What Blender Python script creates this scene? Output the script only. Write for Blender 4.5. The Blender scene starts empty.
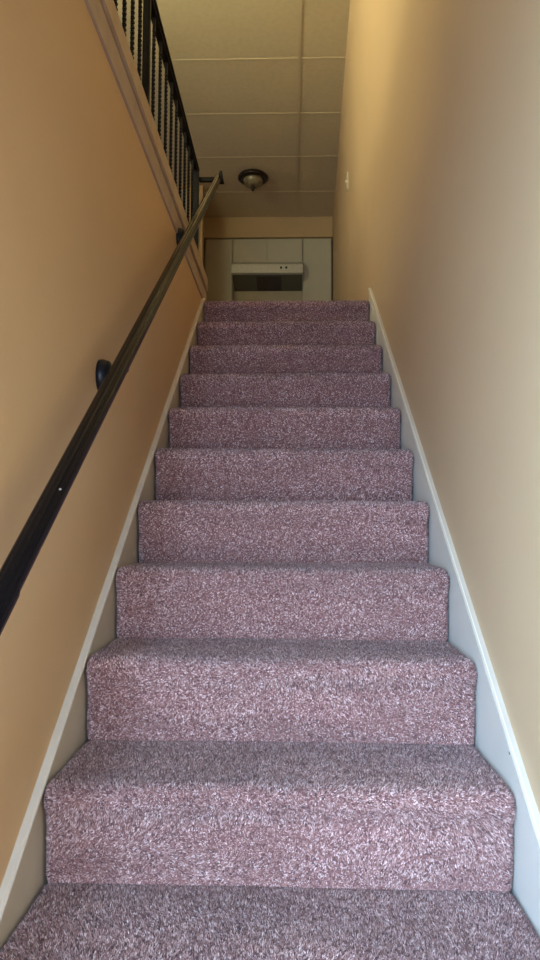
import bpy, bmesh, math, random
import numpy as np
from mathutils import Vector, Matrix
random.seed(4)
sc = bpy.context.scene
C = sc.collection

# ------------------------------------------------------------------ camera
F_PX, PITCH, YAW, ROLL = 691.2, 0.0612, 0.029, 0.0043
cam_d = bpy.data.cameras.new('camera'); cam = bpy.data.objects.new('camera', cam_d); C.objects.link(cam)
fw = Vector((-math.sin(YAW)*math.cos(PITCH), math.cos(YAW)*math.cos(PITCH), math.sin(PITCH)))
rt = Vector((math.cos(YAW), math.sin(YAW), 0)); up = rt.cross(fw)
r2 = rt*math.cos(ROLL)+up*math.sin(ROLL); u2 = up*math.cos(ROLL)-rt*math.sin(ROLL)
M = Matrix((r2, u2, -fw)).transposed().to_4x4(); M.translation = Vector((0.022, -1.3279, 0.6739))
cam.matrix_world = M
cam_d.sensor_fit = 'VERTICAL'; cam_d.sensor_height = 36; cam_d.lens = 36*F_PX/960
cam_d.clip_start = 0.02
sc.camera = cam
sc.view_settings.view_transform = 'Standard'; sc.view_settings.look = 'None'
sc.view_settings.gamma = 1; sc.view_settings.exposure = 0.0; sc.view_settings.use_curve_mapping = False

# ------------------------------------------------------------------ light
w = bpy.data.worlds.new('world'); sc.world = w; w.use_nodes = True
bg = w.node_tree.nodes['Background']; bg.inputs[0].default_value = (0.80, 0.90, 1.0, 1); bg.inputs[1].default_value = 0.4

def area(name, loc, to, sx, sy, power, col, spread=180):
    l = bpy.data.lights.new(name, 'AREA'); l.shape = 'RECTANGLE'; l.size = sx; l.size_y = sy
    l.energy = power; l.color = col; l.spread = math.radians(spread)
    o = bpy.data.objects.new(name, l); C.objects.link(o); o.location = loc
    o.rotation_euler = (Vector(to)-Vector(loc)).to_track_quat('-Z', 'Y').to_euler()
    return o
# warm fill placed at the entry door, coloured to redden the middle steps
area('door_warm_fill', (-0.10, -2.57, 0.45), (0.15, 0.0, 0.45), 0.60, 1.5, 16, (1.0, 0.58, 0.30))
# daylight through the side light left of the entry
area('side_daylight', (-0.515, -1.72, 0.74), (0.15, -0.2, 0.15), 0.80, 1.25, 98, (0.40, 0.66, 1.0), 120)
# daylight through the upstairs windows (left)
area('window_daylight_near', (-1.82, 0.9, 3.15), (-0.8, 1.4, 3.87), 1.5, 0.8, 60, (1.0, 0.97, 0.60), 140)

# ------------------------------------------------------------------ materials
def mat(name, col, rough=0.7, metal=0.0, noise=None, bump=None, spec=0.5, coat=0.0):
    m = bpy.data.materials.new(name); m.use_nodes = True; nt = m.node_tree; b = nt.nodes['Principled BSDF']
    b.inputs['Base Color'].default_value = (*col, 1); b.inputs['Roughness'].default_value = rough
    b.inputs['Metallic'].default_value = metal; b.inputs['Specular IOR Level'].default_value = spec
    b.inputs['Coat Weight'].default_value = coat
    tc = nt.nodes.new('ShaderNodeTexCoord')
    if noise:
        scale, col2, lo, hi = noise
        n = nt.nodes.new('ShaderNodeTexNoise'); n.inputs['Scale'].default_value = scale; n.inputs['Detail'].default_value = 5
        r = nt.nodes.new('ShaderNodeValToRGB'); r.color_ramp.elements[0].position = lo; r.color_ramp.elements[1].position = hi
        r.color_ramp.elements[0].color = (*col, 1); r.color_ramp.elements[1].color = (*col2, 1)
        nt.links.new(tc.outputs['Object'], n.inputs['Vector']); nt.links.new(n.outputs['Fac'], r.inputs['Fac'])
        nt.links.new(r.outputs['Color'], b.inputs['Base Color'])
    if bump:
        scale, strength = bump
        n = nt.nodes.new('ShaderNodeTexNoise'); n.inputs['Scale'].default_value = scale; n.inputs['Detail'].default_value = 4
        bp = nt.nodes.new('ShaderNodeBump'); bp.inputs['Strength'].default_value = strength; bp.inputs['Distance'].default_value = 0.002
        nt.links.new(tc.outputs['Object'], n.inputs['Vector']); nt.links.new(n.outputs['Fac'], bp.inputs['Height'])
        nt.links.new(bp.outputs['Normal'], b.inputs['Normal'])
    return m

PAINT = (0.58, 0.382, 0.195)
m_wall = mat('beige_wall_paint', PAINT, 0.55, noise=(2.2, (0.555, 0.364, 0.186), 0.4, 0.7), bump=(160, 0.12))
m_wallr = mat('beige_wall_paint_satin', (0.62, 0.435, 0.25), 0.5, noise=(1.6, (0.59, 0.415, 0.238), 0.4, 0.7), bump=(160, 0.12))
m_white = mat('white_trim_paint', (0.53, 0.47, 0.38), 0.4, noise=(9, (0.47, 0.415, 0.33), 0.5, 0.8))
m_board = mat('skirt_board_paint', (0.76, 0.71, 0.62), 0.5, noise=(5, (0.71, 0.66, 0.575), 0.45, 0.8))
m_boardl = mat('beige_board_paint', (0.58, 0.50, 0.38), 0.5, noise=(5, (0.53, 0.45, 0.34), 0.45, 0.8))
m_fascia = mat('pinkish_wood_trim', (0.40, 0.30, 0.23), 0.45, noise=(14, (0.34, 0.25, 0.19), 0.4, 0.75))
m_fascia2 = mat('light_moulding', (0.46, 0.34, 0.23), 0.45, noise=(14, (0.38, 0.27, 0.18), 0.4, 0.75))
m_ceil = mat('ceiling_panel', (0.58, 0.49, 0.32), 0.9, noise=(30, (0.54, 0.455, 0.297), 0.4, 0.7), bump=(220, 0.3))
m_tee = mat('ceiling_grid_paint', (0.54, 0.455, 0.30), 0.6)
m_iron = mat('black_wrought_iron', (0.006, 0.0055, 0.007), 0.42, spec=0.2, noise=(40, (0.010, 0.009, 0.010), 0.4, 0.8))
m_rail = mat('black_gloss_rail', (0.004, 0.0035, 0.004), 0.2, spec=0.12, noise=(25, (0.007, 0.006, 0.006), 0.6, 0.85))
m_streak = mat('highlight_metal', (0.88, 0.80, 0.60), 0.22, 1.0, noise=(60, (0.55, 0.48, 0.34), 0.45, 0.7))  # pale metal for the bright streak laid on the handrail
m_screw = mat('worn_steel', (0.55, 0.55, 0.55), 0.35, 1.0)
m_cab = mat('cream_cabinet', (0.50, 0.46, 0.34), 0.45, noise=(6, (0.47, 0.43, 0.32), 0.4, 0.7))
m_steel = mat('brushed_steel', (0.72, 0.72, 0.66), 0.42, 0.75, noise=(50, (0.64, 0.64, 0.58), 0.4, 0.7))
m_filter = mat('dark_filter', (0.05, 0.04, 0.035), 0.5, 0.3, noise=(90, (0.09, 0.08, 0.07), 0.4, 0.6))
m_hoodin = mat('hood_grey_underside', (0.13, 0.13, 0.10), 0.4, 0.3)
m_splash = mat('backsplash', (0.42, 0.35, 0.22), 0.5, noise=(8, (0.38, 0.31, 0.2), 0.4, 0.7))
m_bronze = mat('dark_bronze', (0.03, 0.018, 0.012), 0.35, 0.6)
m_switch = mat('ivory_plastic', (0.72, 0.66, 0.5), 0.35)
m_dark = mat('dark_chip', (0.05, 0.04, 0.035), 0.8)
m_soffit = mat('orange_beige_paint', (0.50, 0.35, 0.18), 0.6)
m_core = mat('dark_underlay', (0.06, 0.04, 0.04), 0.9)
m_door = mat('white_door_paint', (0.7, 0.7, 0.68), 0.4)
m_bowl = mat('frosted_bowl', (0.26, 0.21, 0.12), 0.22, noise=(16, (0.12, 0.085, 0.045), 0.42, 0.62))
m_glass = bpy.data.materials.new('window_glass'); m_glass.use_nodes = True
gb = m_glass.node_tree.nodes['Principled BSDF']; gb.inputs['Transmission Weight'].default_value = 1
gb.inputs['Roughness'].default_value = 0.0; gb.inputs['IOR'].default_value = 1.02; gb.inputs['Base Color'].default_value = (1, 1, 1, 1)

m_carpet = bpy.data.materials.new('mauve_carpet_pile'); m_carpet.use_nodes = True
nt = m_carpet.node_tree; b = nt.nodes['Principled BSDF']; b.inputs['Roughness'].default_value = 0.95
b.inputs['Specular IOR Level'].default_value = 0.1
b.inputs['Sheen Weight'].default_value = 0.25; b.inputs['Sheen Roughness'].default_value = 0.6; b.inputs['Sheen Tint'].default_value = (1, 0.9, 0.9, 1)
at = nt.nodes.new('ShaderNodeAttribute'); at.attribute_name = 'yarn'
nt.links.new(at.outputs['Color'], b.inputs['Base Color'])

# ------------------------------------------------------------------ helpers
def tag(o, label=None, cat=None, group=None, kind=None):
    if label: o['label'] = label
    if cat: o['category'] = cat
    if group: o['group'] = group
    if kind: o['kind'] = kind
    return o
def link(name, me, m=None, parent=None):
    o = bpy.data.objects.new(name, me); C.objects.link(o)
    if m: me.materials.append(m)
    if parent: o.parent = parent; o.matrix_parent_inverse = parent.matrix_world.inverted() if parent.type != 'EMPTY' else Matrix.Translation(-parent.location)
    return o
def obj(name, bm, m=None, parent=None, smooth=False):
    me = bpy.data.meshes.new(name); bmesh.ops.recalc_face_normals(bm, faces=bm.faces[:]); bm.to_mesh(me); bm.free()
    if smooth:
        for p in me.polygons: p.use_smooth = True
    return link(name, me, m, parent)
def empty(name, loc):
    o = bpy.data.objects.new(name, None); C.objects.link(o); o.location = loc; o.empty_display_size = 0.05; return o
def bx(bm, x0, x1, y0, y1, z0, z1, bev=0.0):
    r = bmesh.ops.create_cube(bm, size=1); vs = r['verts']
    for v in vs: v.co = Vector(((x0+x1)/2+v.co.x*(x1-x0), (y0+y1)/2+v.co.y*(y1-y0), (z0+z1)/2+v.co.z*(z1-z0)))
    if bev:
        es = list({e for v in vs for e in v.link_edges})
        bmesh.ops.bevel(bm, geom=es, offset=bev, segments=2, affect='EDGES')
def box(name, x0, x1, y0, y1, z0, z1, m, parent=None, bev=0.0):
    bm = bmesh.new(); bx(bm, x0, x1, y0, y1, z0, z1, bev); return obj(name, bm, m, parent)
def sweep(bm, prof, path, closed=True):
    """extrude a closed (x, n) profile along path points [(P, X, N)]"""
    rings = []
    for P, X, Nn in path: rings.append([bm.verts.new(P+X*a+Nn*b_) for a, b_ in prof])
    k = len(prof)
    for A, B in zip(rings, rings[1:]):
        for i in range(k): bm.faces.new((A[i], A[(i+1) % k], B[(i+1) % k], B[i]))
    bm.faces.new(rings[0]); bm.faces.new(rings[-1][::-1])
def lathe(bm, prof, seg=40, origin=(0, 0, 0), axis='Z'):
    rings = []
    for r, z in prof:
        ring = []
        for i in range(seg):
            a = 2*math.pi*i/seg; p = (r*math.cos(a), r*math.sin(a), z)
            if axis == 'X': p = (z, r*math.cos(a), r*math.sin(a))
            if axis == 'Y': p = (r*math.cos(a), z, r*math.sin(a))
            ring.append(bm.verts.new(Vector(p)+Vector(origin)))
        rings.append(ring)
    for A, B in zip(rings, rings[1:]):
        for i in range(seg): bm.faces.new((A[i], A[(i+1) % seg], B[(i+1) % seg], B[i]))
    bm.faces.new(rings[0]); bm.faces.new(rings[-1][::-1])
def tube(bm, pts, r, seg=12):
    pts = [Vector(p) for p in pts]; rings = []
    for i, p in enumerate(pts):
        t = (pts[min(i+1, len(pts)-1)]-pts[max(i-1, 0)]).normalized()
        a = t.cross(Vector((0.3, 0.2, 1))).normalized(); b_ = t.cross(a)
        rr = r[i] if isinstance(r, (list, tuple)) else r
        rings.append([bm.verts.new(p+a*rr*math.cos(2*math.pi*k/seg)+b_*rr*math.sin(2*math.pi*k/seg)) for k in range(seg)])
    for A, B in zip(rings, rings[1:]):
        for i in range(seg): bm.faces.new((A[i], A[(i+1) % seg], B[(i+1) % seg], B[i]))
    bm.faces.new(rings[0]); bm.faces.new(rings[-1][::-1])

# ------------------------------------------------------------------ dimensions
Nn, R, W = 0.254, 0.1857, 0.875
XW = 0.4555                       # stairwell walls
FLOOR = 10*R                      # upper floor
CEIL = 3.87
SL = R/Nn
LOW = -4*R                        # lower landing
YB = -2.6

# ------------------------------------------------------------------ setting
# right wall: one plane from the entry to the kitchen, leaning slightly inwards towards the ceiling
bm = bmesh.new()
ys = [YB-0.1, -1, 0, 1, 2, 2.73, 3.5, 4.4, 5.1, 5.9]
def topx(y): return 0.465-(5.75-max(y, 2.2))*0.0275
rows = []
for y in ys:
    xb = XW if y < 2.5 else XW+(y-2.5)/3.25*0.0095
    rows.append([bm.verts.new((xb, y, LOW-0.1)), bm.verts.new((xb, y, FLOOR)), bm.verts.new((topx(y) if y < 5.7 else 0.465, y, CEIL+0.02)),
                 bm.verts.new((0.62, y, CEIL+0.02)), bm.verts.new((0.62, y, LOW-0.1))])
for A, B in zip(rows, rows[1:]):
    for i in range(5): bm.faces.new((A[i], A[(i+1) % 5], B[(i+1) % 5], B[i]))
bm.faces.new(rows[0]); bm.faces.new(rows[-1][::-1])
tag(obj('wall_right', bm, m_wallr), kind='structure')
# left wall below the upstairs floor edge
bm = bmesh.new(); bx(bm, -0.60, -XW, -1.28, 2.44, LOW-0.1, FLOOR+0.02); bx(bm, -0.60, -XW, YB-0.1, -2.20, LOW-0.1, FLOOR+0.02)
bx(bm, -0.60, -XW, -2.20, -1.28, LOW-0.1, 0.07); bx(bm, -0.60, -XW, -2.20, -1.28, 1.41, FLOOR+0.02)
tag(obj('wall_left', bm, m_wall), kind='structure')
wf = box('window_3', -0.56, -0.52, -2.20, -1.28, 0.07, 0.12, m_white); tag(wf, kind='structure')
box('pane', -0.545, -0.540, -2.195, -1.285, 0.12, 1.405, m_glass, wf)
# the curb that closes the floor edge above it
cu = box('trim_1', -0.565, -XW+0.001, -2.4, 2.46, FLOOR+0.02, FLOOR+0.165, m_fascia); tag(cu, kind='structure')
bm = bmesh.new(); bx(bm, -XW-0.004, -XW+0.007, -2.4, 2.47, FLOOR+0.018, FLOOR+0.098, 0.002); obj('fascia_board', bm, m_fascia, cu)
bm = bmesh.new(); bx(bm, -XW-0.004, -XW+0.014, -2.4, 2.47, FLOOR+0.107, FLOOR+0.178, 0.003)
bx(bm, -0.575, -XW+0.004, -2.4, 2.47, FLOOR+0.165, FLOOR+0.182, 0.004); obj('cap_moulding', bm, m_fascia2, cu)
# upper floor
def carpet_like(name, *a):
    return tag(box(name, *a), kind='structure')
m_floorup = mat('upper_carpet', (0.20, 0.13, 0.13), 0.95, noise=(300, (0.34, 0.24, 0.24), 0.4, 0.65), bump=(400, 0.8))
bm = bmesh.new(); bx(bm, -0.4555, 0.4555, 2.545, 5.9, FLOOR-0.12, FLOOR-0.001); bx(bm, -2.0, -0.4555, 2.50, 5.9, FLOOR-0.12, FLOOR-0.001)
bx(bm, -2.0, -0.61, -2.6, 2.50, FLOOR-0.12, FLOOR-0.001)
tag(obj('floor', bm, m_floorup), kind='structure')
tag(box('floor_entry', -0.60, 0.4555, YB-0.1, -0.8, LOW-0.1, LOW, m_floorup), kind='structure')
# ceiling with dropped panels
bm = bmesh.new()
xs = [-2.48+0.08, -1.20, 0.08, 0.56]
yk = [5.83-0.0*1, 5.19, 4.548, 3.904, 3.264, 2.62, 1.98, 1.34, 0.70, 0.06, -0.58, -1.22, -1.86, -2.7]
def cl(x): return x
bx(bm, -2.0, 0.60, YB-0.1, 5.9, CEIL+0.012, CEIL+0.10)
for i in range(len(xs)-1):
    for j in range(len(yk)-1):
        bx(bm, max(xs[i], -1.95)+0.006, xs[i+1]-0.006, yk[j+1]+0.006, yk[j]-0.006, CEIL+0.003, CEIL+0.014)
ce = tag(obj('ceiling', bm, m_ceil), kind='structure')
bm = bmesh.new()
for x in xs[1:-1]: bx(bm, x-0.011, x+0.011, YB, 5.85, CEIL-0.002, CEIL+0.006)
for y in yk[1:-1]: bx(bm, -1.9, topx(y)+0.01, y-0.009, y+0.009, CEIL-0.0005, CEIL+0.006)
obj('ceiling_grid', bm, m_tee, ce)
# far kitchen wall with its soffit, and the left partition
tag(box('wall_back', -1.0, 0.60, 5.9, 6.0, FLOOR-0.1, CEIL+0.1, m_splash), kind='structure')
tag(box('trim_2', -0.93, 0.46, 5.74, 5.9, 3.655, CEIL+0.002, m_soffit), kind='structure')
# partition with a window left of the kitchen
bm = bmesh.new()
Y0, Y1 = 5.05, 5.15
bx(bm, -2.0, -1.75, Y0, Y1, FLOOR, CEIL+0.012); bx(bm, -1.75, -0.95, Y0, Y1, 3.855, CEIL+0.012); bx(bm, -1.75, -0.95, Y0, Y1, FLOOR, 2.5)
bx(bm, -0.95, -0.815, Y0, Y1, FLOOR, CEIL+0.012); bx(bm, -0.95, -0.93, Y1, 5.9, FLOOR, CEIL+0.012)
tag(obj('wall_far_left', bm, m_wall), kind='structure')
wf = box('window_1', -1.75, -0.95, Y0+0.03, Y1-0.02, 3.83, 3.855, m_white); tag(wf, kind='structure')
bm = bmesh.new()
for x in (-1.75, -0.98): bx(bm, x, x+0.03, Y0+0.03, Y1-0.02, 2.54, 3.83)
bx(bm, -1.75, -0.95, Y0+0.03, Y1-0.02, 2.5, 2.54)
obj('window_frame', bm, m_white, wf)
box('pane', -1.72, -0.98, Y0+0.055, Y0+0.061, 2.54, 3.83, m_glass, wf)
# pale end casing at the head of the stairs
tag(box('trim_3', -0.868, -0.842, 5.03, 5.049, FLOOR, 3.56, m_white), kind='structure')
# left wall of the upstairs room with a window
bm = bmesh.new()
bx(bm, -2.0, -1.9, YB-0.1, 0.1, FLOOR-0.1, CEIL+0.012); bx(bm, -2.0, -1.9, 1.7, 2.9, FLOOR-0.1, CEIL+0.012); bx(bm, -2.0, -1.9, 4.4, 5.2, FLOOR-0.1, CEIL+0.012)
bx(bm, -2.0, -1.9, 2.9, 4.4, FLOOR-0.1, 2.5); bx(bm, -2.0, -1.9, 2.9, 4.4, 3.75, CEIL+0.012)
bx(bm, -2.0, -1.9, 0.1, 1.7, FLOOR-0.1, 2.7); bx(bm, -2.0, -1.9, 0.1, 1.7, 3.7, CEIL+0.012)
tag(obj('wall_far_side', bm, m_wall), kind='structure')
wf = box('window_2', -1.97, -1.93, 0.1, 1.7, 2.7, 2.74, m_white); tag(wf, kind='structure')
bm = bmesh.new()
for y in (0.1, 0.88, 1.66): bx(bm, -1.97, -1.93, y, y+0.04, 2.74, 3.66)
bx(bm, -1.97, -1.93, 0.1, 1.7, 3.66, 3.7); obj('window_frame', bm, m_white, wf)
box('pane', -1.953, -1.947, 0.14, 1.66, 2.74, 3.66, m_glass, wf)
wf = box('added_window', -1.97, -1.93, 2.9, 4.4, 2.5, 2.54, m_white); tag(wf, kind='structure')  # unseen window added so the handrail has something bright to reflect
bm = bmesh.new()
for y in (2.9, 3.63, 4.36): bx(bm, -1.97, -1.93, y, y+0.04, 2.54, 3.71)
bx(bm, -1.97, -1.93, 2.9, 4.4, 3.71, 3.75); obj('window_frame', bm, m_white, wf)
box('pane', -1.953, -1.947, 2.94, 4.36, 2.54, 3.71, m_glass, wf)
# entry wall behind the viewer with a glazed door
bm = bmesh.new()
bx(bm, -2.0, -0.60, YB-0.1, YB, FLOOR-0.1, CEIL+0.012)
bx(bm, -0.60, -0.40, YB-0.1, YB, LOW, CEIL+0.012); bx(bm, 0.40, 0.4555, YB-0.1, YB, LOW, CEIL+0.012)
bx(bm, -0.40, 0.40, YB-0.1, YB, 1.35, CEIL+0.012)
tag(obj('wall_front', bm, m_wall), kind='structure')
bm = bmesh.new()
bx(bm, -0.40, -0.32, YB-0.07, YB-0.03, LOW, 1.35); bx(bm, 0.32, 0.40, YB-0.07, YB-0.03, LOW, 1.35)
bx(bm, -0.32, 0.32, YB-0.07, YB-0.03, 1.25, 1.35); bx(bm, -0.32, 0.32, YB-0.07, YB-0.03, LOW, -0.35)
dr = obj('door_1', bm, m_door); tag(dr, kind='structure')
box('pane', -0.32, 0.32, YB-0.053, YB-0.047, -0.35, 1.25, m_glass, dr)

# skirt boards that follow the stairs
def skirt(name, x0, x1, off, m_b, cap_x0, cap_x1, ytop):
    bm = bmesh.new()
    ya, yb = -0.95, ytop
    za, zb = ya*SL+off, yb*SL+off
    p = [(ya, LOW), (ya, za), (yb, zb), (yb, FLOOR-0.3 if zb > FLOOR else zb-0.4), ]
    p[3] = (yb, zb-0.40)
    A = [bm.verts.new((x0, y, z)) for y, z in p] ; B = [bm.verts.new((x1, y, z)) for y, z in p]
    bm.faces.new(A); bm.faces.new(B[::-1])
    for i in range(4): bm.faces.new((A[i], A[(i+1) % 4], B[(i+1) % 4], B[i]))
    o = obj(name, bm, m_b); tag(o, kind='structure')
    bm = bmesh.new()
    s = math.sqrt(1+SL*SL); d = Vector((0, 1/s, SL/s)); n = Vector((0, -SL/s, 1/s))
    X = Vector((1, 0, 0)) if cap_x1 > cap_x0 else Vector((-1, 0, 0)); wd = abs(cap_x1-cap_x0)
    prof = [(0, -0.011), (wd*0.7, -0.011), (wd*0.95, -0.008), (wd, -0.005), (wd*0.9, -0.002), (wd*0.6, 0.0), (0, 0.001)]
    sweep(bm, prof, [(Vector((cap_x0, ya, za)), X, n), (Vector((cap_x0, yb, zb)), X, n)])
    obj('cap_moulding', bm, m_white, o)
    return o
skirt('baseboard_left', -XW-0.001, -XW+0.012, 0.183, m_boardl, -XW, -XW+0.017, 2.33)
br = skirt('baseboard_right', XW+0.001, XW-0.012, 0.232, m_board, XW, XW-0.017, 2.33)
bm = bmesh.new(); lathe(bm, [(0.0005, -0.0012), (0.003, -0.001), (0.0032, 0), (0.0004, 0.0004)], 9, (XW-0.0125, 0.035, 0.236), 'X'); obj('paint_chip', bm, m_dark, br)

# ------------------------------------------------------------------ staircase with carpet pile
rng = np.random.default_rng(7)
def profile(k):
    """(y, z, ny, nz, s) samples of the carpet surface of one step: tread back -> nosing -> riser foot"""
    ov, r = 0.021, 0.038
    pts = []
    depth = Nn if k < 10 else 0.26
    for t in np.linspace(depth+(0.010 if k < 10 else 0), 0.0, 40)[:-1]: pts.append((t-0.0, -0.0015*math.sin(math.pi*min(t/depth, 1))))
    cy, cz = -ov+r, -r
    pts = [(y, z) for y, z in pts if y > cy]
    for a in np.linspace(90, 180, 26): pts.append((cy+r*math.cos(math.radians(a)), cz+r*math.sin(math.radians(a))))
    y0, z0 = pts[-1]
    for t in np.linspace(0, 1, 14)[1:]:
        z = z0+(-0.082-z0)*t; pts.append((y0+(-0.006-y0)*(3*t*t-2*t*t*t), z))
    for z in np.linspace(-0.082, -R-0.006, 20)[1:]: pts.append((-0.006+0.006*(-0.082-z)/(R-0.082), z))
    return np.array(pts)
def smooth_noise(u, v, seed):
    g = np.random.default_rng(seed); out = np.zeros_like(u)
    for f, a in ((3, 1.0), (7, 0.8), (15, 0.6), (31, 0.4)):
        for _ in range(4):
            th = g.uniform(0, math.pi*2); ph = g.uniform(0, 6.28)
            out += a*np.sin(f*(u*math.cos(th)*1.0+v*math.sin(th))*2.2+ph)
    return out/3.5
YARN = np.array([(0.095, 0.036, 0.033), (0.235, 0.104, 0.090), (0.395, 0.218, 0.190), (0.58, 0.37, 0.33), (0.80, 0.605, 0.555)])
PROB = np.array([0.20, 0.26, 0.27, 0.18, 0.09])
stair = empty('staircase', (0, -4*Nn, LOW))
tag(stair, 'straight staircase covered in worn mauve pink carpet rising to the kitchen', 'staircase')
def make_step(k):
    oy, oz = (k-1)*Nn, k*R
    pr = profile(k); seg = np.sqrt((np.diff(pr, axis=0)**2).sum(1)); S = np.concatenate([[0], np.cumsum(seg)])
    tg = np.gradient(pr, S, axis=0); tg /= np.linalg.norm(tg, axis=1)[:, None]
    nr = np.stack([tg[:, 1], -tg[:, 0]], 1)           # outward normal
    if nr[0, 1] < 0: nr = -nr
    xe = W/2
    def surf(x, s):
        y = np.interp(s, S, pr[:, 0]); z = np.interp(s, S, pr[:, 1]); ny = np.interp(s, S, nr[:, 0]); nz = np.interp(s, S, nr[:, 1])
        d = np.clip(xe-np.abs(x), 0, 0.016); rr = 0.016
        inset = rr-np.sqrt(np.maximum(rr*rr-(rr-d)**2, 0))
        h = 0.006
        bul = 0.0022*smooth_noise(x*1.0, s*1.0+k*3.1, 50+k)
        off = -h-inset+bul*0.6
        P = np.stack([x, oy+y+ny*off, oz+z+nz*off], 1)
        Nr = np.stack([np.sign(x)*(1-d/rr)*0.8, ny, nz], 1); Nr /= np.linalg.norm(Nr, axis=1)[:, None]
        return P, Nr
    # base cloth
    nx, ns = 60, 90
    gx = np.concatenate([np.linspace(-xe, -xe+0.016, 6)[:-1], np.linspace(-xe+0.016, xe-0.016, nx-10), np.linspace(xe-0.016, xe, 6)[1:]]); nx = len(gx)
    gs = np.interp(np.linspace(0, 1, ns), np.linspace(0, 1, len(S)), S)
    GX, GS = np.meshgrid(gx, gs); bp, _ = surf(GX.ravel(), GS.ravel())
    idx = np.arange(ns*nx).reshape(ns, nx)
    q = np.stack([idx[:-1, :-1], idx[1:, :-1], idx[1:, 1:], idx[:-1, 1:]], -1).reshape(-1, 4)
    # skirt that closes the sides down to the wooden core
    verts = [bp]; quads = [q]; nb = len(bp)
    for col in (0, nx-1):
        e = bp[idx[:, col]].copy(); inner = e.copy(); inner[:, 1] = np.maximum(e[:, 1], oy+0.012); inner[:, 2] = np.minimum(e[:, 2], oz-0.016)
        a = idx[:, col]; bidx = nb+np.arange(ns); nb += ns; verts.append(inner)
        quads.append(np.stack([a[:-1], a[1:], bidx[1:], bidx[:-1]], -1))
    V = np.concatenate(verts); Q = np.concatenate(quads)
    # pile
    sp = {0: 0.0020, 1: 0.0020, 2: 0.0022, 3: 0.0025, 4: 0.0028, 5: 0.0032}.get(k, 0.0036 if k > 0 else 0.008)
    L = S[-1]; na, nb2 = int(W/sp), int(L/sp)
    ax, as_ = np.meshgrid((np.arange(na)+0.5)*W/na-xe, (np.arange(nb2)+0.5)*L/nb2)
    ax = ax.ravel()+rng.uniform(-.55, .55, ax.size)*sp; as_ = as_.ravel()+rng.uniform(-.55, .55, as_.size)*sp
    ax = np.clip(ax, -xe, xe); as_ = np.clip(as_, 0, L)
    P, Nr = surf(ax, as_); n = len(P)
    sn = float(S[np.argmin(np.abs(pr[:, 1]+0.038) + (pr[:, 0] > 0.01)*1.0)])
    bias = 0.5*np.exp(-((as_-sn-0.012)/0.020)**2)+0.35*np.exp(-((as_-L+0.03)/0.02)**2)
    nap = smooth_noise(ax*1.2, as_*2.2+k*1.7, 90+k); nap2 = smooth_noise(ax*0.6+5, as_*3.0+k*2.3, 190+k)
    T1 = np.zeros((n, 3)); T1[:, 0] = 1
    T2 = np.cross(Nr, T1); T2 /= np.linalg.norm(T2, axis=1)[:, None]; T1 = np.cross(T2, Nr)
    lean = np.stack([0.40*nap+rng.normal(0, .24, n), 0.8*bias+0.45*nap2+rng.normal(0, .24, n)], 1)
    hgt = 0.0047*rng.uniform(0.45, 1.2, n)*np.where((as_ < 0.014) | (as_ > L-0.010), 0.45, 1.0)
    D = Nr+T1*lean[:, :1]+T2*lean[:, 1:]; D /= np.linalg.norm(D, axis=1)[:, None]
    rad = sp*0.62*rng.uniform(0.8, 1.15, n); a0 = rng.uniform(0, 6.283, n)
    tv = []
    for j in range(3):
        a = a0+j*2.0944; tv.append(P+(T1*np.cos(a)[:, None]+T2*np.sin(a)[:, None])*rad[:, None])
    # blunt tip
    tip = P+D*hgt[:, None]
    t2 = []
    for j in range(3):
        a = a0+0.9+j*2.0944; t2.append(tip+(T1*np.cos(a)[:, None]+T2*np.sin(a)[:, None])*rad[:, None]*0.42)
    TV = np.stack(tv+t2, 1).reshape(-1, 3)
    b0 = len(V)+np.arange(n)*6
    tri = [np.stack([b0+3, b0+4, b0+5], -1)]
    for j in range(3):
        j2 = (j+1) % 3
        tri.append(np.stack([b0+j, b0+j2, b0+3+j2], -1)); tri.append(np.stack([b0+j, b0+3+j2, b0+3+j], -1))
    TR = np.concatenate(tri)
    cell = 0.0034
    cx_ = np.floor((ax+rng.normal(0, 0.0007, n))/cell).astype(int) % 257; cs_ = np.floor((as_+rng.normal(0, 0.0007, n))/cell).astype(int) % 257
    table = np.random.default_rng(900+k).choice(5, (257, 257), p=PROB)
    ci = np.where(rng.uniform(0, 1, n) < 0.6, table[cx_, cs_], rng.choice(5, n, p=PROB)); col = YARN[ci]*rng.uniform(0.85, 1.15, (n, 1))*(1+0.12*np.clip(smooth_noise(ax*0.7+2, as_*2.4+k*1.3, 300+k), -1.2, 1.2))[:, None]
    allv = np.concatenate([V, TV]); colv = np.concatenate([np.tile(YARN[1], (len(V), 1)), np.repeat(col, 6, axis=0)])
    me = bpy.data.meshes.new('step')
    me.vertices.add(len(allv)); me.vertices.foreach_set('co', allv.astype(np.float32).ravel())
    loops = np.concatenate([Q.ravel(), TR.ravel()]); me.loops.add(len(loops)); me.loops.foreach_set('vertex_index', loops.astype(np.int32))
    ls = np.concatenate([np.arange(len(Q))*4, len(Q)*4+np.arange(len(TR))*3]); me.polygons.add(len(ls)); me.polygons.foreach_set('loop_start', ls.astype(np.int32))
    me.update(calc_edges=True)
    ca = me.color_attributes.new('yarn', 'FLOAT_COLOR', 'POINT')
    ca.data.foreach_set('color', np.concatenate([colv, np.ones((len(colv), 1))], 1).astype(np.float32).ravel())
    return link('step', me, m_carpet, stair)
for k in range(-3, 11): make_step(k)
# wooden core under the carpet
bm = bmesh.new()
for k in range(-3, 11):
    bx(bm, -W/2+0.004, W/2-0.004, (k-1)*Nn+0.013, k*Nn+0.012, LOW-0.05 if k < 1 else (k-3)*R, k*R-0.016)
obj('stair_core', bm, m_core, stair)

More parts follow.
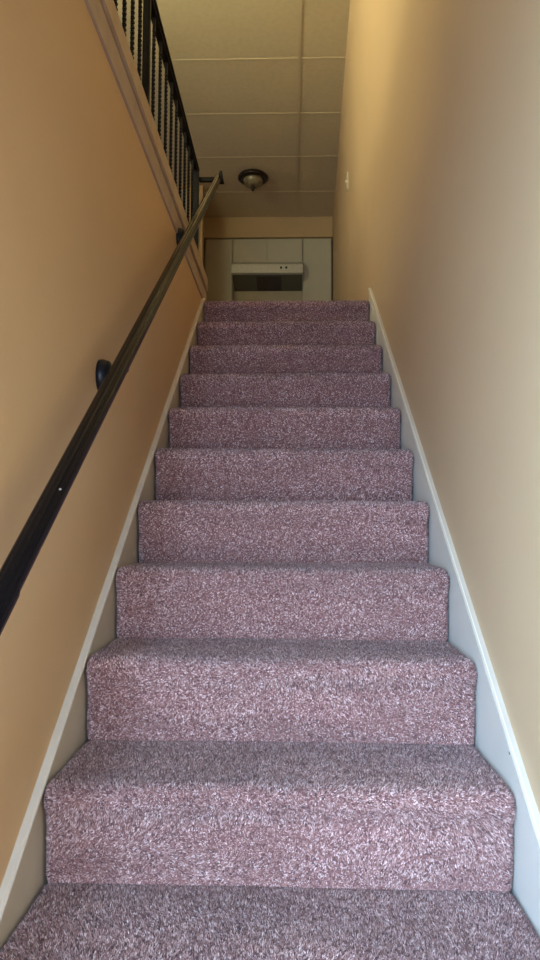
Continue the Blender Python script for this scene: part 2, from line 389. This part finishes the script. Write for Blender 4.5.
# ------------------------------------------------------------------ upstairs railing
XR = -0.510; CAPZ = FLOOR+0.182; RT = 2.655
rail = empty('balcony_railing', (XR, 2.42, CAPZ))
tag(rail, 'black wrought iron railing with twisted balusters along the upstairs floor edge', 'railing')
bm = bmesh.new(); bx(bm, XR-0.019, XR+0.019, -1.6, 2.438, RT-0.012, RT, 0.003); bx(bm, XR-0.012, XR+0.012, -1.6, 2.43, RT-0.024, RT-0.010, 0.002)
obj('top_rail', bm, m_iron, rail)
def post(y, z0, wd):
    bm = bmesh.new(); bx(bm, XR-wd/2, XR+wd/2, y-wd/2, y+wd/2, z0, RT-0.014, 0.003); return bm
obj('newel_post', post(2.42, CAPZ-0.004, 0.036), m_iron, rail)
obj('post', post(1.10, CAPZ-0.002, 0.026), m_iron, rail)
def baluster_mesh():
    bm = bmesh.new(); h = RT-0.022-CAPZ+0.003; n = 72; a = 0.0055; rings = []
    for i in range(n+1):
        z = h*i/n; t = min(max((z-0.05)/(h-0.10), 0), 1); ang = t*2*math.pi*7
        rings.append([bm.verts.new((a*1.414*math.cos(ang+math.pi/4+j*math.pi/2), a*1.414*math.sin(ang+math.pi/4+j*math.pi/2), z)) for j in range(4)])
    for A, B in zip(rings, rings[1:]):
        for j in range(4): bm.faces.new((A[j], A[(j+1) % 4], B[(j+1) % 4], B[j]))
    bm.faces.new(rings[0]); bm.faces.new(rings[-1][::-1])
    bx(bm, -0.011, 0.011, -0.011, 0.011, 0.0, 0.016)
    return bm
b0 = obj('baluster', baluster_mesh(), m_iron, rail); b0.location = (XR, 2.42-0.132, CAPZ-0.003)
bys = [2.42-0.132*i for i in range(2, 10)]+[1.10-0.11*i for i in range(1, 20)]
for y in bys:
    c = b0.copy(); C.objects.link(c); c.location = (XR, y, CAPZ-0.003)

# ------------------------------------------------------------------ wall handrail
s = math.sqrt(1+SL*SL); dr_ = Vector((0, 1/s, SL/s)); nn = Vector((0, -SL/s, 1/s)); XX = Vector((1, 0, 0))
HX, HOFF = -0.389, 0.822
def onrail(y): return Vector((HX, y, y*SL+HOFF))
hr = empty('handrail', onrail(0.0))
tag(hr, 'black metal handrail on the left wall climbing beside the carpeted stairs', 'handrail')
prof = [(-0.018, -0.012), (-0.020, -0.004), (-0.019, 0.004), (-0.015, 0.007), (-0.010, 0.008), (-0.007, 0.0115), (-0.003, 0.0125), (0.003, 0.0125), (0.007, 0.0115), (0.010, 0.008), (0.015, 0.007), (0.019, 0.004), (0.020, -0.004), (0.018, -0.012), (0.013, -0.016), (-0.013, -0.016)]
bm = bmesh.new(); ya, yb = -0.8, 2.53
sweep(bm, prof, [(onrail(ya), XX, nn), (onrail(yb), XX, nn)]); obj('rail', bm, m_rail, hr)
for x0, x1, y0 in ((-0.0075, -0.0015, 1.02), (0.0015, 0.0085, 1.15)):  # thin metal strips added on the crown in place of a reflected highlight
    bm = bmesh.new(); pth = []
    for y in np.linspace(y0, 2.52, 24):
        f = min(1.0, (y-y0)/0.45+0.02); c = (x0+x1)/2; hw = (x1-x0)/2*f
        P = onrail(float(y)); pth.append([bm.verts.new(P+XX*(c+a)+nn*h_) for a, h_ in ((-hw, 0.0105), (-hw*0.8, 0.0131), (hw*0.8, 0.0131), (hw, 0.0105))])
    for A, B in zip(pth, pth[1:]):
        for i in range(4): bm.faces.new((A[i], A[(i+1) % 4], B[(i+1) % 4], B[i]))
    bm.faces.new(pth[0]); bm.faces.new(pth[-1][::-1])
    w_ = obj('highlight_strip', bm, m_streak, hr); w_['label'] = 'shiny metal strip standing in for the highlight along the top of the rail'
bm = bmesh.new(); pr2 = [(x*1.08, z*1.10) for x, z in prof]
sweep(bm, pr2, [(onrail(-0.86), XX, nn), (onrail(-0.335), XX, nn)]); obj('end_sleeve', bm, m_rail, hr)
bm = bmesh.new(); p = onrail(-0.135)+nn*0.0075+XX*0.012
r_ = bmesh.ops.create_uvsphere(bm, u_segments=10, v_segments=6, radius=0.0024)
for v in r_['verts']: v.co = p+v.co
obj('screw', bm, m_screw, hr)
# end arm that ties the rail to the newel post, with its triangular plate
e = onrail(2.44)
bm = bmesh.new(); bx(bm, XR+0.0185, HX+0.01, 2.43, 2.450, e.z-0.020, e.z+0.002)
tri = [(HX-0.010, e.z-0.018), (HX+0.034, e.z-0.018), (HX+0.022, e.z+0.050), (HX+0.010, e.z+0.050)]
A = [bm.verts.new((x, 2.452, z)) for x, z in tri]; B = [bm.verts.new((x, 2.476, z)) for x, z in tri]
bm.faces.new(A); bm.faces.new(B[::-1])
for i in range(4): bm.faces.new((A[i], A[(i+1) % 4], B[(i+1) % 4], B[i]))
obj('end_arm', bm, m_iron, hr)
def bracket(y, parent):
    p = onrail(y)-nn*0.014; wx = -XW
    bm = bmesh.new()
    zc = p.z-0.045; yc = p.y+0.0
    lathe(bm, [(0.044, 0.0), (0.045, 0.010), (0.040, 0.024), (0.024, 0.030), (0.012, 0.033)], 28, (wx-0.0005, yc, zc), 'X')
    tube(bm, [(wx+0.008, yc, zc), (wx+0.03, yc, zc), (wx+0.052, yc, zc+0.004), (wx+0.064, yc, zc+0.018), (p.x, yc, p.z+0.002)], [0.010, 0.009, 0.008, 0.008, 0.009])
    o = obj('wall_bracket', bm, m_iron, parent, True)
    for dz in (0.022, -0.022):
        bm = bmesh.new(); lathe(bm, [(0.0045, 0.0), (0.0045, 0.0025), (0.002, 0.004)], 12, (wx+0.0275, yc, zc+dz), 'X')
        obj('screw', bm, m_screw, o)
    return o
bracket(0.37, hr); bracket(1.51, hr); bracket(-0.72, hr)

# ------------------------------------------------------------------ ceiling light
LX, LY = -0.325, 4.86
cl_ = empty('ceiling_light', (LX, LY, CEIL))
tag(cl_, 'flush ceiling light with dark bronze ring and glass bowl on the panelled ceiling', 'ceiling light')
bm = bmesh.new(); lathe(bm, [(0.085, -0.003), (0.128, -0.006), (0.140, -0.020), (0.138, -0.036), (0.122, -0.048), (0.096, -0.046), (0.088, -0.036)], 48, (LX, LY, CEIL)); obj('ring', bm, m_bronze, cl_, True)
bm = bmesh.new(); lathe(bm, [(0.094, -0.034), (0.093, -0.055), (0.083, -0.080), (0.062, -0.100), (0.034, -0.112), (0.010, -0.115)], 48, (LX, LY, CEIL)); obj('glass_bowl', bm, m_bowl, cl_, True)
bm = bmesh.new(); lathe(bm, [(0.006, -0.110), (0.020, -0.116), (0.021, -0.122), (0.009, -0.128), (0.013, -0.138), (0.010, -0.148), (0.002, -0.152)], 20, (LX, LY, CEIL)); obj('finial', bm, m_bronze, cl_, True)

# ------------------------------------------------------------------ light switch on the right wall
sx = XW+0.002
def wallx(y, z):
    xb = XW if y < 2.5 else XW+(y-2.5)/3.25*0.0095
    return xb+(topx(y)-xb)*(z-FLOOR)/(CEIL+0.02-FLOOR)
zc, yc = 3.07, 3.42
sw = empty('light_switch', (wallx(yc, zc), yc, zc))
tag(sw, 'small ivory light switch plate on the right wall near the top of stairs', 'light switch')
ang = math.atan2(wallx(yc, zc+0.1)-wallx(yc, zc-0.1), 0.2)
bm = bmesh.new(); bx(bm, -0.007, 0.001, -0.036, 0.036, -0.058, 0.058, 0.002); pl = obj('plate', bm, m_switch, None)
bm = bmesh.new(); bx(bm, -0.018, -0.004, -0.005, 0.005, -0.004, 0.014, 0.001); tg_ = obj('toggle', bm, m_switch, None)
for o in (pl, tg_):
    o.parent = sw; o.rotation_euler = (0, ang, 0)

# ------------------------------------------------------------------ kitchen
KY = 5.56                                                   # cabinet fronts stand a little ahead of the wall
def cabinet(x0, x1, z0, z1, doors, label, handle=None):
    t = empty('wall_cabinet', ((x0+x1)/2, 5.9, z0)); tag(t, label, 'cabinet', 'kitchen wall cabinets around the range hood')
    yF = 5.775
    bm = bmesh.new(); bx(bm, x0, x1, yF, 5.899, z0, z1, 0.001); obj('body', bm, m_cab, t)
    for a, b_ in doors:
        bm = bmesh.new(); bx(bm, a, b_, yF-0.018, yF-0.0005, z0+0.004, z1-0.010, 0.003); obj('door', bm, m_cab, t)
    return t
cabinet(-0.878, -0.588, 2.35, 3.652, [(-0.872, -0.594)], 'tall cream cabinet left of the range hood, beside the black railing')
cabinet(-0.584, 0.148, 3.385, 3.652, [(-0.578, -0.226), (-0.210, 0.142)], 'short cream cabinet with two doors directly above the range hood')
cabinet(0.152, 0.452, 2.35, 3.652, [(0.158, 0.446)], 'tall cream cabinet right of the range hood, against the right wall')
hd = empty('range_hood', (-0.215, 5.9, 3.10))
tag(hd, 'stainless steel range hood with dark underside mounted between cream kitchen cabinets', 'range hood')
bm = bmesh.new()
hx0, hx1 = -0.582, 0.150
pf = [(5.898, 3.383), (5.72, 3.383), (5.60, 3.312), (5.595, 3.222), (5.605, 3.215), (5.898, 3.135)]
A = [bm.verts.new((hx0, y, z)) for y, z in pf]; B = [bm.verts.new((hx1, y, z)) for y, z in pf]
bm.faces.new(A); bm.faces.new(B[::-1])
for i in range(len(pf)): bm.faces.new((A[i], A[(i+1) % 6], B[(i+1) % 6], B[i]))
obj('hood_body', bm, m_steel, hd)
def under(x0, x1, y0, y1, dz, name, m_):
    bm = bmesh.new()
    def zz(y): return 3.215+(y-5.605)*(3.135-3.215)/(5.898-5.605)
    V = []
    for d in (0.001, -dz):
        V.append([bm.verts.new((x, y, zz(y)+d)) for x, y in ((x0, y0), (x1, y0), (x1, y1), (x0, y1))])
    bm.faces.new(V[0]); bm.faces.new(V[1][::-1])
    for i in range(4): bm.faces.new((V[0][i], V[0][(i+1) % 4], V[1][(i+1) % 4], V[1][i]))
    obj(name, bm, m_, hd)
under(hx0+0.006, hx1-0.006, 5.62, 5.895, 0.003, 'underside', m_hoodin)
under(-0.33, -0.075, 5.64, 5.88, 0.007, 'filter', m_filter)
for i, x in enumerate((-0.075, -0.022)):
    bm = bmesh.new(); lathe(bm, [(0.012, 0.001), (0.012, -0.008), (0.010, -0.011)], 16, (x, 5.598, 3.275), 'Y'); obj('knob', bm, m_filter, hd)
